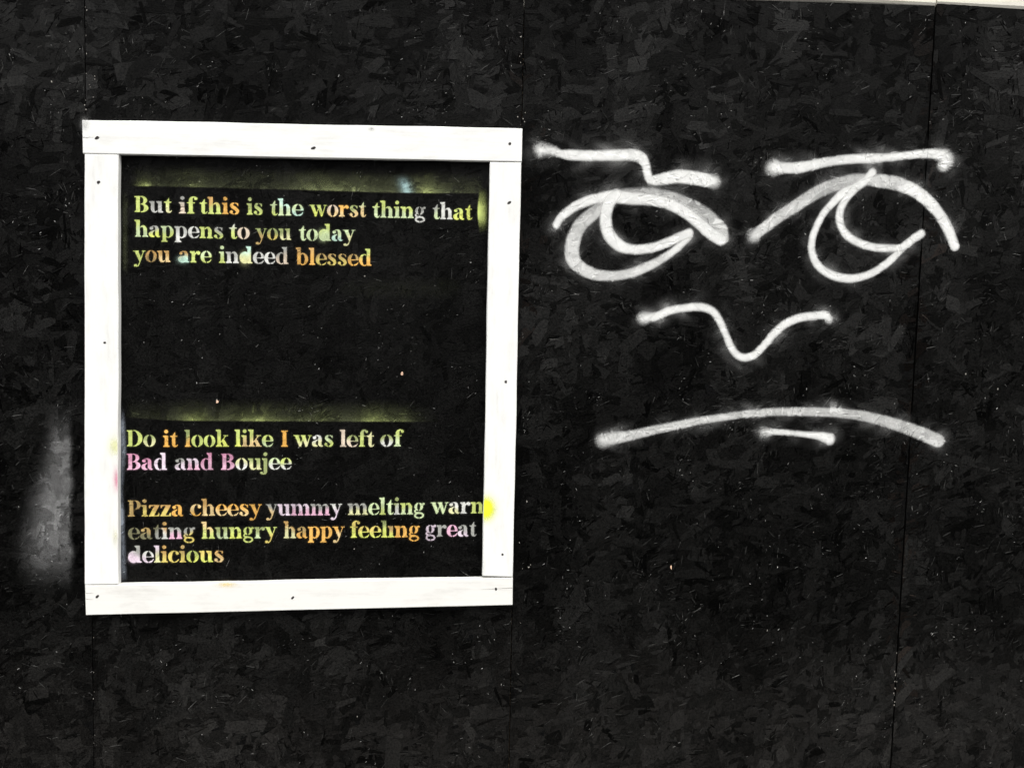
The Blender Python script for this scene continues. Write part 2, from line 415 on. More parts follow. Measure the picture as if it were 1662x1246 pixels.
def film(name, parent, m, bbox, step, fn, off=.00025, y=None, label=None, thin=True, clip=None):
    x0, x1, z0, z1 = bbox
    nx_, nz_ = int((x1 - x0) / step) + 2, int((z1 - z0) / step) + 2
    X, Z = np.meshgrid(x0 + np.arange(nx_) * step, z0 + np.arange(nz_) * step)
    cov, col = fn(X, Z)
    if clip is not None: cov = cov * clip(X, Z)
    on = cov > .0012
    cell = on[:-1, :-1] | on[1:, :-1] | on[:-1, 1:] | on[1:, 1:]
    if not cell.any(): return None
    used = np.zeros_like(on)
    used[:-1, :-1] |= cell; used[1:, :-1] |= cell; used[:-1, 1:] |= cell; used[1:, 1:] |= cell
    idx = -np.ones(used.shape, int); idx[used] = np.arange(used.sum())
    D = np.zeros(used.shape)
    if y is None:
        d, mm = wall_hits(X[used], Z[used])
        D[used] = d
        Dm = D.copy()                                   # bridge the steps between strands so that none pokes through
        for dx, dz in ((1, 0), (-1, 0), (0, 1), (0, -1)):
            Dm = np.maximum(Dm, np.roll(D, (dz, dx), (0, 1)))
        D = D * .3 + Dm * .7 + off
        if thin:
            c = cov[used]; w = np.clip(1.25 - c, 0, 1)
            cov[used] = np.clip(1 - (1 - np.clip(c, 0, .995)) ** (1 + (mm - 1) * w), 0, 1)
    else:
        D[:] = -y + off
    P = np.stack([X[used], -D[used], Z[used]], 1)
    jj, ii = np.nonzero(cell)
    q = np.stack([idx[jj, ii], idx[jj, ii + 1], idx[jj + 1, ii + 1], idx[jj + 1, ii]], 1)
    me = mesh_np(name, P, q.ravel(), np.arange(len(q)) * 4, True)
    a = me.attributes.new('cov', 'FLOAT', 'POINT'); a.data.foreach_set('value', cov[used].astype(np.float32))
    color_attr(me, 'tone', col.reshape(-1, 3)[used.ravel()] if np.ndim(col) == 3 else np.tile(col, (len(P), 1)))
    o = link(name, me, m)
    if parent: o.parent = parent
    if label: o['label'] = label
    return o

def spline(pts, sub=8):
    p = np.array(pts, float); p = np.vstack([2 * p[0] - p[1], p, 2 * p[-1] - p[-2]]); out = []
    for k in range(1, len(p) - 2):
        for t in np.linspace(0, 1, sub, endpoint=False):
            out.append(.5 * ((2 * p[k]) + (-p[k - 1] + p[k + 1]) * t + (2 * p[k - 1] - 5 * p[k] + 4 * p[k + 1] - p[k + 2]) * t * t
                             + (-p[k - 1] + 3 * p[k] - 3 * p[k + 1] + p[k + 2]) * t ** 3))
    out.append(p[-2]); return np.array(out)

def stroke(name, parent, pts, origin, scale, off, edge=2.6, halo=.06, hs=13, tone=(.78, .78, .755), label=None, step=.0015):
    """pts: (x, y, half width[, opacity[, edge softness]]) read off the photograph"""
    q = [(origin[0] + p[0] / scale, origin[1] + p[1] / scale, p[2] / scale, p[3] if len(p) > 3 else .93, p[4] if len(p) > 4 else edge) for p in pts]
    q = spline(q, 6)
    sx, sz = at(q[:, 0], q[:, 1]); r = q[:, 2] * MPP; op = q[:, 3]; ed = q[:, 4] * MPP
    pad = hs * MPP * 2.2 + r.max()
    ph = rng.random(6) * 6
    def fn(X, Z):
        best = np.full(X.shape, 9.0); O = np.zeros(X.shape); E = np.full(X.shape, .004)
        for k in range(len(sx) - 1):
            ax, az, bx, bz = sx[k], sz[k], sx[k + 1], sz[k + 1]
            dx, dz = bx - ax, bz - az; l2 = dx * dx + dz * dz + 1e-12
            t = np.clip(((X - ax) * dx + (Z - az) * dz) / l2, 0, 1)
            s = np.hypot(X - ax - t * dx, Z - az - t * dz) - (r[k] + t * (r[k + 1] - r[k]))
            w = s < best
            best = np.where(w, s, best); O = np.where(w, op[k] + t * (op[k + 1] - op[k]), O); E = np.where(w, ed[k] + t * (ed[k + 1] - ed[k]), E)
        core = O * (1 - smooth(-E, E * 1.05, best))
        core *= 1 - .10 * smooth(-.012, 0, best)
        wob = .6 + .5 * np.sin(X * 23 + ph[0]) * np.sin(Z * 31 + ph[1]) + .25 * np.sin(X * 67 + ph[2] + 3 * np.sin(Z * 40 + ph[3]))
        pp = (halo * 1.3) ** .4545 * np.clip(wob, .25, 1.4) * np.clip(1 - np.clip(best, 0, None) / (hs * MPP * 2.1), 0, 1) ** 1.5
        h = pp ** 2.2
        return np.clip(core + h * (1 - core), 0, 1), np.array(tone)
    return film(name, parent, M_WHITE_SPRAY, (sx.min() - pad, sx.max() + pad, sz.min() - pad, sz.max() + pad), step, fn, off, label=label)

def part_empty(name, label):
    o = bpy.data.objects.new(name, None); COL.objects.link(o); o.parent = hoarding
    o.matrix_parent_inverse = Matrix.Translation(-Vector(HO)); o['label'] = label; return o

Z5, Z6, Z7 = ((850, 200), 4.297), ((1200, 200), 4.1525), ((940, 470), 2.68)
# --- left eye
eyeL = part_empty('spray_painted_eye', 'left-hand sprayed white eye with a thick smeared lid')
stroke('outline_stroke', eyeL, [(648, 492, 30, 0.68), (600, 540, 44, 0.53), (540, 590, 46, 0.50), (470, 640, 45, 0.56), (405, 700, 46, 0.62), (358, 780, 48, 0.64), (336, 870, 48, 0.67), (345, 950, 46, 0.70),
       (400, 1012, 42, 0.72), (500, 1055, 38, 0.72), (620, 1065, 33, 0.76), (740, 1047, 31, 0.76), (850, 1005, 30, 0.76), (950, 955, 27, 0.76), (1040, 895, 23), (1105, 840, 22), (1155, 785, 24)], *Z5, .00022)
stroke('lid_shade_stroke', eyeL, [(640, 500, 30, 0.52), (740, 488, 34, 0.44), (880, 492, 38, 0.43), (1000, 512, 40, 0.44), (1130, 560, 42, 0.47), (1250, 622, 44, 0.50), (1330, 690, 44, 0.55), (1380, 750, 42, 0.63), (1390, 805, 38, 0.67)], *Z5, .00042, halo=.05)
stroke('lid_stroke', eyeL, [(225, 712, 22), (262, 655, 25), (335, 595, 29), (430, 550, 31), (530, 522, 34), (640, 512, 42), (760, 526, 43), (880, 532, 38), (1000, 560, 37), (1120, 618, 38), (1220, 695, 40), (1300, 765, 42), (1375, 812, 40)], *Z5, .00062, halo=.07)
stroke('iris_stroke', eyeL, [(650, 492, 28), (600, 545, 40), (575, 620, 40), (572, 710, 40), (598, 785, 40), (660, 850, 38), (740, 878, 33), (820, 880, 31), (910, 864, 31), (1000, 833, 31), (1090, 792, 30), (1152, 766, 30)], *Z5, .00082, halo=.05)
browL = child(stroke('spray_painted_eyebrow', None, [(120, 190, 32, .97, 9), (200, 195, 30, .8, 5), (250, 212, 24, .9), (320, 222, 33), (450, 227, 33), (600, 226, 35), (740, 222, 37), (815, 240, 36), (850, 290, 28), (862, 350, 27), (885, 395, 28), (980, 388, 38), (1080, 372, 44),
       (1180, 382, 46), (1270, 398, 44), (1322, 406, 36, .9, 7)], *Z5, .00022, halo=.12, hs=17, label='stepped white eyebrow above the left-hand eye'), hoarding)
# --- right eye
eyeR = part_empty('spray_painted_eye', 'right-hand sprayed white eye with thin looping outlines')
stroke('lid_stroke', eyeR, [(100, 755, 34, 0.76, 8), (135, 728, 34, 0.74), (190, 688, 36, 0.70), (250, 640, 37, 0.67), (350, 578, 39, 0.62), (450, 512, 41, 0.58), (550, 455, 42, 0.53), (650, 415, 42, 0.51), (750, 388, 41, 0.53), (850, 380, 38, 0.66), (950, 390, 44, 0.72),
       (1050, 404, 45, 0.72), (1130, 432, 43), (1210, 475, 41), (1280, 535, 40), (1340, 605, 38), (1390, 685, 35), (1422, 755, 33), (1450, 828, 30)], *Z6, .00022)
stroke('outline_stroke', eyeR, [(895, 332, 26), (850, 385, 27), (780, 432, 29), (700, 470, 29), (630, 535, 24), (568, 605, 21), (522, 690, 21), (492, 770, 21), (486, 850, 23), (510, 930, 25), (562, 990, 25), (640, 1030, 27), (740, 1047, 27),
       (840, 1030, 25), (930, 988, 25), (1010, 930, 23), (1070, 870, 23), (1120, 820, 25), (1170, 780, 25), (1225, 745, 28)], *Z6, .00044, halo=.07)
stroke('iris_stroke', eyeR, [(770, 450, 25), (722, 505, 23), (685, 570, 24), (672, 640, 24), (690, 708, 24), (742, 770, 26), (820, 813, 25), (920, 838, 25), (1020, 842, 23), (1090, 838, 22), (1145, 800, 22)], *Z6, .00066, halo=.08)
child(stroke('spray_painted_eyebrow', None, [(232, 300, 38, .97, 10), (300, 303, 36, .88), (400, 300, 36, .92), (500, 280, 32, .9), (620, 258, 29, .86), (750, 243, 29, .86), (880, 237, 29), (1000, 232, 26), (1100, 220, 24), (1200, 210, 26), (1290, 205, 29, .92),
       (1345, 215, 36, .9, 4), (1392, 240, 42, .9, 7), (1378, 282, 38, .9, 6)], *Z6, .00022, halo=.10, hs=15, label='long straight white eyebrow above the right-hand eye'), hoarding)
# --- nose, mouth, chin
child(stroke('spray_painted_nose', None, [(278, 125, 20, .9, 7), (330, 117, 16), (400, 90, 16), (470, 78, 16), (530, 76, 17), (578, 92, 16), (608, 130, 15), (635, 190, 14), (660, 248, 15), (690, 286, 15), (728, 295, 16), (772, 275, 15), (810, 235, 15),
       (850, 187, 16), (900, 147, 17), (960, 122, 17), (1020, 114, 17), (1068, 112, 17), (1086, 132, 14, .9, 5)], *Z7, .00022, halo=.11, hs=15, label='wavy white sprayed nose line below the eyes'), hoarding)
child(stroke('spray_painted_mouth', None, [(105, 655, 22, 0.64, 9), (150, 645, 25, 0.64, 4), (230, 632, 21, 0.66), (320, 611, 19, 0.67), (420, 590, 17, 0.69), (520, 570, 15, 0.69), (620, 555, 15, 0.67), (720, 541, 15, 0.66), (820, 533, 17, 0.62), (920, 530, 18, 0.59), (1020, 531, 19, 0.58),
       (1120, 535, 20, 0.56), (1220, 546, 22, 0.56), (1320, 569, 24, 0.56), (1420, 600, 27, 0.56), (1500, 630, 29, 0.58), (1562, 657, 28, 0.68)], *Z7, .00022, halo=.09, label='long down-turned white sprayed mouth line'), hoarding)
child(stroke('spray_painted_lip_line', None, [(805, 618, 13, .7, 8), (850, 618, 12, .88), (920, 622, 11, .9), (1000, 631, 12), (1050, 637, 17), (1088, 648, 24, .95, 4)], *Z7, .00022, halo=.13, label='short white sprayed line under the mouth'), hoarding)

# --- loose overspray
def overspray(name, parent, px_bbox, fn_px, tone=None, step=.003, off=.0002, label=None):
    xa, za = at(px_bbox[0], px_bbox[3]); xb, zb = at(px_bbox[1], px_bbox[2])
    # inverse mapping wall -> photo coordinates (authoring units only)
    def fn(X, Z):
        c = (np.stack([X, np.zeros_like(X), Z], -1) - CAMP) @ CAMM
        return fn_px(W / 2 + FPX * c[..., 0] / -c[..., 2], H / 2 - FPX * c[..., 1] / -c[..., 2])
    o = film(name, parent, M_COLOUR_SPRAY, (float(xa), float(xb), float(za), float(zb)), step, fn, off)
    if label: o['label'] = label
    return o

def g_(x, c, s): return np.exp(-((x - c) / s) ** 2)
def patch(px, py):
    cxm = 98 - 26 * smooth(700, 900, py) + 0 * px
    right = 1 - smooth(110, 124 + 3 * np.sin(py * .05), px + 1.2 * np.sin(py * .11))
    left = np.exp(-np.clip(cxm - px, 0, None) ** 2 / (2 * (13 + 13 * smooth(650, 850, py)) ** 2))
    v = smooth(625, 740, py) * (1 - smooth(880, 985, py))
    return np.clip(.385 * right * left * v, 0, 1) ** 2.2, np.array([.75, .75, .74])
overspray('overspray_patch', boards[0], (0, 135, 610, 1000), patch, step=.0025, label='soft grey overspray left of the white frame')

def mixcol(weights, cols):
    w = np.stack(weights, -1); return (w[..., None] * np.array(cols)).sum(-2) / (w.sum(-1)[..., None] + 1e-6)
KEXP = 1.0
def sp_col(c, w=.10): return tuple(min(v * (1 - w) * 1.08 + w * .8, .9) for v in lin(c))
LIME, OLIVE, BLUE = sp_col((200, 216, 100)), sp_col((166, 176, 118)), sp_col((170, 215, 225))
def band1(px, py):
    e = np.interp(px, [196, 213, 245, 340, 410, 480, 643, 776, 800], [303, 302.5, 302.5, 305, 307, 308.5, 313.5, 314.5, 315])
    up = e - py; U = np.clip(up, 0, None)
    f = smooth(-1.2, 1.6, up)
    lat = smooth(200, 240, px) * (1 - smooth(770, 792, px))
    p0 = (.20 + .18 * np.exp(-U / 10)) * (1 - smooth(18, 44, U)) * lat * (.8 + .35 * smooth(440, 520, px) * (1 - smooth(700, 760, px)))
    s1 = .50 * g_(px, 233, 13) * np.exp(-U / 7) + .16 * g_(px, 312, 24) * np.exp(-U / 16) + .12 * g_(px, 540, 60) * np.exp(-U / 14)
    s2 = .52 * g_(px, 661 - up * .3, 9) * (1 - smooth(10, 34, U))
    s3 = .36 * g_(px, 692, 18) * np.exp(-U / 14)
    return np.clip((p0 + s1 + s2 + s3) * f, 0, 1) ** 2.2, mixcol([p0 + 1e-4, s1 + s3, s2 * 2], [OLIVE, LIME, BLUE])
overspray('stencil_overspray', boards[1], (196, 796, 256, 320), band1, step=.002, label='lime and blue haze along the top of the upper words')
def band_l(px, py):
    c = .27 * g_(px, 203, 5.5) * smooth(300, 335, py) * (1 - smooth(425, 456, py))
    return c ** 2.2, np.array(OLIVE)
overspray('stencil_overspray', boards[1], (190, 220, 296, 460), band_l, step=.002, off=.0004, label='dim green haze down the left of the upper words')
def band_r(px, py):
    f = smooth(774.5, 777.5, px + 3 * g_(py, 343, 25) - 2)
    o = np.clip(px - 776, 0, None)
    c = (.70 * g_(py, 344, 20) * np.exp(-o / 18) + .30 * smooth(300, 318, py) * (1 - smooth(362, 385, py))) * f * (1 - smooth(784, 796, px))
    return np.clip(c, 0, 1) ** 2.2, mixcol([np.full_like(px, .1), c], [OLIVE, LIME])
overspray('stencil_overspray', boards[1], (772, 796, 296, 392), band_r, step=.0018, off=.0004, label='bright lime blot at the end of the first line')
def band2(px, py):
    e = np.interp(px, [196, 215, 270, 300, 480, 640, 720], [676, 678, 682, 683, 684, 684.5, 685])
    up = e - py; U = np.clip(up, 0, None); f = smooth(-1.2, 1.8, up)
    p0 = (.14 + .20 * np.exp(-U / 12)) * (1 - smooth(16, 46, U)) * (1 - smooth(630, 740, px)) * (.65 + .35 * smooth(250, 300, px)) * smooth(196, 215, px)
    s_ = sum(a * g_(px, c0, w) * np.exp(-U / 11) for a, c0, w in ((.40, 317, 20), (.34, 420, 40), (.38, 608, 24), (.12, 520, 30), (.12, 655, 14)))
    return np.clip((p0 + s_) * f, 0, 1) ** 2.2, mixcol([p0 + 1e-4, s_ * 1.4], [OLIVE, LIME])
overspray('stencil_overspray', boards[1], (196, 745, 630, 690), band2, step=.002, label='lime haze along the top of the lower words')
def band3(px, py):
    edge = np.interp(py, [640, 700, 740, 790, 850, 900, 945], [196, 200, 201, 196, 198, 200.5, 202])
    c = .62 * (1 - smooth(0, 8, px - edge)) * smooth(640, 690, py) * (1 - smooth(930, 948, py)) * (.85 + .15 * np.sin(py * .045 + 1))
    return np.clip(c, 0, 1) ** 2.2, np.array(sp_col((175, 185, 200)))
overspray('stencil_overspray', boards[1], (192, 218, 634, 952), band3, step=.0018, off=.0004, label='pale blue-grey haze along the left frame post')
def band4(px, py):
    c = .09 * g_(py, 468, 22) * smooth(480, 620, px) * (1 - smooth(720, 780, px)); return c ** 2.2, np.array(OLIVE)
overspray('stencil_overspray', boards[1], (480, 780, 425, 512), band4, step=.004, label='faint olive haze below the upper words')

# ------------------------------------------------------------------ stencil lettering: a heavy high-contrast stencil serif
S_, XH, CAP, ASC = 30, 100, 142, 150
def rect(x0, y0, x1, y1): return lambda X, Y: (X >= x0) & (X <= x1) & (Y >= y0) & (Y <= y1)
def ell(cx, cy, rx, ry): return lambda X, Y: ((X - cx) / rx) ** 2 + ((Y - cy) / ry) ** 2 <= 1
def poly(*p):
    def f(X, Y):
        ins = np.zeros(X.shape, bool)
        for k in range(len(p)):
            (xa, ya), (xb, yb) = p[k], p[k - 1]
            if ya == yb: continue
            c = ((ya > Y) != (yb > Y)) & (X < (xb - xa) * (Y - ya) / (yb - ya) + xa); ins ^= c
        return ins
    return f
def line(*p):
    q = spline(p, 6)
    def f(X, Y):
        r = np.zeros(X.shape, bool)
        for k in range(len(q) - 1):
            (ax, ay, aw), (bx, by, bw) = q[k], q[k + 1]
            dx, dy = bx - ax, by - ay; t = np.clip(((X - ax) * dx + (Y - ay) * dy) / (dx * dx + dy * dy + 1e-9), 0, 1)
            r |= np.hypot(X - ax - t * dx, Y - ay - t * dy) <= (aw + t * (bw - aw)) / 2
        return r
    return f
def minus(a, *bs):
    def f(X, Y):
        r = a(X, Y)
        for b in bs: r = r & ~b(X, Y)
        return r
    return f
def foot(x0, x1, l=13, r=13, y=0): return poly((x0 - l, y), (x1 + r, y), (x1 + r, y + 6), (x1, y + 17), (x0, y + 17), (x0 - l, y + 6))
def flag(x0, x1, t): return poly((x0 - 15, t), (x1, t), (x1, t - 22), (x0, t - 22), (x0 - 15, t - 8))
def head(x0, x1, t): return poly((x0 - 14, t), (x1 + 2, t), (x1 + 2, t - 6), (x1, t - 14), (x0, t - 14), (x0 - 14, t - 7))
def arch(x0): return [line((x0 + 32, 80, 7), (x0 + 46, 93, 11), (x0 + 64, 90, 22), (x0 + 75, 70, 30)), rect(x0 + 60, 0, x0 + 90, 72), foot(x0 + 60, x0 + 90, 11, 12)]
bowl_r = minus(ell(62, 50, 46, 53), ell(60, 50, 19, 46), rect(-80, -60, 46, 200))
bowl_l = minus(ell(50, 50, 46, 53), ell(52, 50, 19, 46), rect(66, -60, 200, 200))
G = {}
def glyph(ch, adv, *shapes, cut=()): G[ch] = (adv, shapes, cut)
glyph('n', 118, rect(14, 0, 44, 98), flag(14, 44, 100), foot(14, 44, 12, 11), *arch(14), cut=[rect(44, 60, 48, 110)])
glyph('h', 118, rect(14, 0, 44, 148), flag(14, 44, 150), foot(14, 44, 12, 11), *arch(14), cut=[rect(44, 60, 48, 110)])
glyph('m', 180, rect(14, 0, 44, 98), flag(14, 44, 100), foot(14, 44, 12, 11), *arch(14), *arch(76), cut=[rect(44, 60, 48, 110), rect(104, 60, 108, 98)])
glyph('u', 120, rect(14, 26, 44, 98), flag(14, 44, 100), line((29, 30, 30), (35, 12, 22), (50, 4, 12), (70, 14, 7)), rect(74, 0, 104, 98), flag(74, 104, 100), poly((104, 0), (118, 0), (118, 7), (104, 16)), cut=[rect(70, 0, 74, 40)])
glyph('i', 58, rect(14, 0, 44, 98), flag(14, 44, 100), foot(14, 44), ell(28, 135, 17, 17))
glyph('ı', 58, rect(14, 0, 44, 98), flag(14, 44, 100), foot(14, 44))
glyph('l', 58, rect(14, 0, 44, 148), flag(14, 44, 150), foot(14, 44))
glyph('j', 56, rect(14, -22, 44, 98), flag(14, 44, 100), line((29, -20, 30), (25, -32, 22), (10, -40, 10), (-2, -38, 8)), ell(-4, -30, 13, 11), ell(28, 135, 17, 17))
glyph('t', 68, poly((18, 92), (30, 112), (46, 136), (46, 20), (18, 20)), rect(2, 90, 64, 98), poly((2, 90), (18, 84), (18, 98), (2, 98)), line((32, 24, 28), (37, 10, 22), (50, 4, 10)), line((56, 6, 8), (66, 20, 6)))
glyph('f', 70, rect(18, 0, 48, 120), foot(18, 48), line((33, 118, 30), (38, 136, 20), (54, 146, 11), (68, 142, 10)), ell(72, 132, 13, 13), rect(2, 90, 66, 98))
glyph('r', 92, rect(14, 0, 44, 98), flag(14, 44, 100), foot(14, 44), line((48, 74, 8), (58, 90, 12), (72, 95, 16)), ell(76, 84, 16, 15))
glyph('o', 106, minus(ell(52, 50, 51, 53), ell(52, 50, 20, 47)), cut=[rect(49.5, -5, 54.5, 105)])
glyph('e', 98, minus(ell(50, 50, 49, 53), ell(54, 50, 21, 46), rect(54, -10, 120, 46)), rect(30, 46, 97, 53), line((54, 2, 8), (74, 7, 12), (84, 14, 9), (95, 30, 5)), cut=[rect(52, 86, 56, 106), rect(51, -6, 55, 12)])
glyph('c', 94, minus(ell(50, 50, 49, 53), ell(54, 50, 21, 46), rect(54, -10, 120, 120)), line((58, 99, 7), (72, 94, 11)), ell(77, 80, 14, 14), line((58, 2, 8), (74, 8, 10), (90, 28, 5)))
glyph('a', 104, rect(56, 12, 86, 72), line((71, 72, 30), (66, 88, 22), (50, 97, 9), (32, 95, 7)), ell(24, 78, 16, 14), minus(ell(34, 26, 33, 28), ell(48, 30, 14, 20), rect(54, -20, 120, 120)),
      line((54, 60, 6), (38, 54, 9), (22, 42, 16)), line((74, 13, 22), (86, 4, 11), (99, 9, 5)), cut=[rect(52.5, -5, 56, 66)])
glyph('s', 90, line((70, 92, 8), (48, 98, 8), (28, 90, 20), (23, 74, 26), (40, 58, 30), (60, 44, 30), (71, 26, 27), (62, 8, 18), (42, 1, 8), (24, 7, 8)), poly((62, 94), (78, 98), (78, 64), (70, 78)), ell(20, 20, 14, 14), cut=[rect(44, 88, 48, 110), rect(44, -8, 48, 12)])
glyph('p', 114, rect(14, -40, 44, 98), flag(14, 44, 100), foot(14, 44, y=-40), bowl_r)
glyph('b', 114, rect(14, 2, 44, 148), flag(14, 44, 150), bowl_r)
glyph('d', 116, bowl_l, rect(70, 0, 100, 148), flag(70, 100, 150), poly((100, 0), (114, 0), (114, 7), (100, 16)))
glyph('@', 116, ell(48, 50, 46, 53), rect(70, 0, 100, 148), flag(70, 100, 150), poly((100, 0), (114, 0), (114, 7), (100, 16)), cut=[poly((66, 0), (70, 0), (70, 14))])
glyph('%', 104, rect(56, 0, 86, 72), line((71, 72, 30), (66, 88, 22), (50, 97, 9), (32, 95, 7)), ell(24, 80, 14, 12), ell(38, 28, 40, 30), line((74, 13, 22), (86, 4, 11), (99, 9, 5)))
glyph('g', 102, minus(ell(46, 66, 38, 36), ell(46, 66, 14, 31)), minus(ell(50, -10, 44, 28), ell(50, -11, 28, 15)), line((22, 40, 8), (12, 28, 14), (24, 14, 16), (50, 12, 16)), line((70, 86, 9), (82, 95, 12)), ell(88, 92, 11, 11), cut=[rect(44, 28, 48, 40), rect(44, 92, 48, 104), rect(48, -40, 52, -24)])
glyph('y', 104, poly((8, 98), (42, 98), (70, 28), (56, -4)), line((90, 96, 8), (72, 44, 8), (54, -6, 9), (42, -30, 9), (28, -40, 8)), ell(17, -31, 15, 12), rect(-4, 93, 50, 100), rect(72, 93, 108, 100))
glyph('w', 158, poly((8, 98), (40, 98), (70, 18), (60, -3), (50, -3)), line((62, 8, 8), (76, 60, 7)), poly((66, 98), (98, 98), (124, 18), (114, -3), (104, -3)), line((116, 8, 8), (142, 94, 8)), rect(-4, 93, 50, 100), rect(60, 93, 104, 100), rect(124, 93, 160, 100))
glyph('k', 116, rect(14, 0, 44, 148), flag(14, 44, 150), foot(14, 44), line((48, 42, 8), (86, 94, 8)), poly((52, 50), (70, 68), (104, 8), (70, 8)), rect(62, 0, 116, 7), rect(66, 93, 110, 100))
glyph('z', 96, rect(6, 90, 92, 100), poly((6, 100), (6, 72), (14, 72), (24, 92)), poly((50, 92), (92, 96), (46, 6), (4, 4)), rect(4, 0, 92, 9), poly((92, 0), (92, 32), (84, 32), (74, 8)), cut=[poly((38, 94), (44, 94), (38, 80), (34, 80))])
glyph('B', 122, rect(14, 0, 46, 142), foot(14, 46, 14, 0), head(14, 46, 142), minus(ell(60, 105, 46, 37), ell(56, 105, 19, 30), rect(-80, -60, 50, 200)), minus(ell(62, 38, 54, 38), ell(56, 38, 24, 31), rect(-80, -60, 50, 200)))
glyph('D', 136, rect(14, 0, 46, 142), foot(14, 46, 14, 0), head(14, 46, 142), minus(ell(58, 71, 72, 71), ell(56, 71, 38, 65), rect(-80, -60, 51, 200)))
glyph('I', 66, rect(16, 0, 50, 142), foot(16, 50, 14, 14), head(16, 50, 142), rect(50, 136, 66, 142))
glyph('P', 112, rect(14, 0, 46, 142), foot(14, 46, 14, 12), head(14, 46, 142), minus(ell(60, 100, 48, 42), ell(56, 100, 20, 36), rect(-80, -60, 50, 200)))
RX0, RY0, RW, RH = -30, -60, 240, 230
def raster(ch):
    adv, shapes, cut = G[ch]; ss = 2
    X, Y = np.meshgrid(RX0 + (np.arange(RW * ss) + .5) / ss, RY0 + (np.arange(RH * ss) + .5) / ss)
    r = np.zeros(X.shape, bool)
    for s in shapes: r |= s(X, Y)
    for s in cut: r &= ~s(X, Y)
    a = r.reshape(RH, ss, RW, ss).mean((1, 3))
    def blur(a, n):
        for _ in range(3):
            for ax in (0, 1):
                c = np.cumsum(np.concatenate([np.zeros_like(np.take(a, [0], ax)), a], ax), ax)
                w = 2 * n + 1
                d = (np.take(c, range(w, c.shape[ax]), ax) - np.take(c, range(0, c.shape[ax] - w), ax)) / w
                pad = [(0, 0), (0, 0)]; pad[ax] = (n, n); a = np.pad(d, pad)
        return a
    sharp = blur(a, 2); wide = blur(a, 7)
    sharp = smooth(.22, .95, sharp)
    return np.clip(sharp + .09 * wide * (1 - sharp), 0, 1)
RAST = {}

PAL = {k: np.array(sp_col(v)) for k, v in dict(
    L=(200, 214, 106), Z=(218, 226, 92), G=(206, 224, 168), W=(222, 222, 214), w=(160, 160, 152), C=(238, 216, 190), O=(238, 176, 60), o=(196, 150, 66),
    A=(238, 204, 138), Y=(224, 202, 92), y=(176, 144, 70), P=(244, 180, 206), p=(206, 134, 166), K=(232, 212, 226), T=(196, 232, 212),
    D=(104, 100, 54), d=(150, 162, 88), E=(228, 226, 164), N=(255, 172, 44)).items()}
LINES = [  # text (as cut in the stencil), x from, x to, baseline from, baseline to, colours of the tops, colours of the feet
    [('But', 218.4, 279.2, 344.3, 345.6, 'LwL', 'LWE'), ('if', 290.4, 317.8, 346.4, 346.8, 'wL', 'CL'), ('this', 323.7, 389.3, 347.1, 347.9, 'LoOO', 'LLOO'),
     ('is', 400.6, 427.4, 348.3, 348.8, 'dd', 'LL'), ('the', 437.9, 492.4, 349.7, 350.3, 'GTG', 'LGT'), ('worst', 502.3, 594.3, 350.8, 352.3, 'LCOdG', 'ZAAAA'),
     ('thing', 604, 691.3, 353.2, 354.5, 'LLLLw', 'GGGGW'), ('that', 701.5, 766.5, 355.5, 357, 'wWLZ', 'GWZZ')],
    [('happens', 218.7, 363.4, 384.2, 387.4, 'LwGwWLw', 'GZLWWLL'), ('to', 371.9, 406, 387.4, 388, 'WC', 'LC'), ('you', 414.7, 473.4, 389, 389.6, 'ddd', 'yYE'), ('to@ay', 484.8, 576, 390.4, 391.6, 'GGLGG', 'GGGTE')],
    [('you', 217, 277.4, 425.1, 425.3, 'Loo', 'LyA'), ('%re', 289.4, 343.6, 425.9, 426.3, 'oLG', 'TLL'), ('in@eed', 355.4, 468.8, 426.6, 428.7, 'GwTWWw', 'LWEWWC'), ('blessed', 480, 603.5, 429.5, 431.4, 'ooyyyyL', 'OOYYYOO')],
    [('Do', 206, 253.5, 724, 724, 'Ld', 'LE'), ('it', 264.7, 289, 724.9, 724.9, 'OO', 'NN'), ('look', 299.9, 372, 724.7, 724.3, 'dLLL', 'OLLZ'), ('like', 381, 443.6, 724.3, 724.3, 'LLLL', 'ZAAG'),
     ('I', 456, 467.7, 724.6, 724.6, 'N', 'N'), ('was', 476.8, 542, 724.3, 724.3, 'LWG', 'EEL'), ('left', 551.4, 607.4, 724.6, 724.6, 'CddE', 'CCLE'), ('of', 617, 652.5, 724, 724, 'dL', 'WG')],
    [('Bad', 206, 271.8, 762, 762, 'ppK', 'PPK'), ('and', 283.6, 346.8, 762, 762, 'wKp', 'KPP'), ('Boujee', 358.6, 473.5, 762, 761.2, 'pEddGL', 'PWEdWW')],
    [('Pizza', 207.8, 298.7, 837.7, 837, 'yyooO', 'yYYYO'), ('cheesy', 308.9, 424.7, 836.5, 836.1, 'AoOOOO', 'OAAAAO'), ('yummy', 431.9, 554.6, 836.1, 835.5, 'wKKwW', 'AKPPK'), ('melting', 564.3, 689.7, 835.1, 834, 'wGGGdLG', 'EGLGWGG'),
     ('warm', 698.7, 796.5, 833.1, 832.5, 'GWWL', 'GEWL')],
    [('eating', 207.8, 317.3, 874.6, 873.7, 'DyDoww', 'DDwWPY'), ('hungry', 327, 449.3, 873.7, 872.8, 'AdLLdL', 'LGZLGY'), ('happy', 460.2, 558.6, 872.8, 872.2, 'oyOOO', 'EOOOA'), ('feelıng', 567.9, 681.8, 872.2, 871, 'YYYdyOO', 'ZZZZZON'),
     ('great', 689.7, 773.3, 870.2, 869.8, 'KwPww', 'KwPKw')],
    [('@elicious', 207.8, 364.3, 912.5, 911.3, 'wWKoYyLYo', 'KKEYYYZZA')]]
READ = {'@': 'd', '%': 'a', 'ı': 'i'}
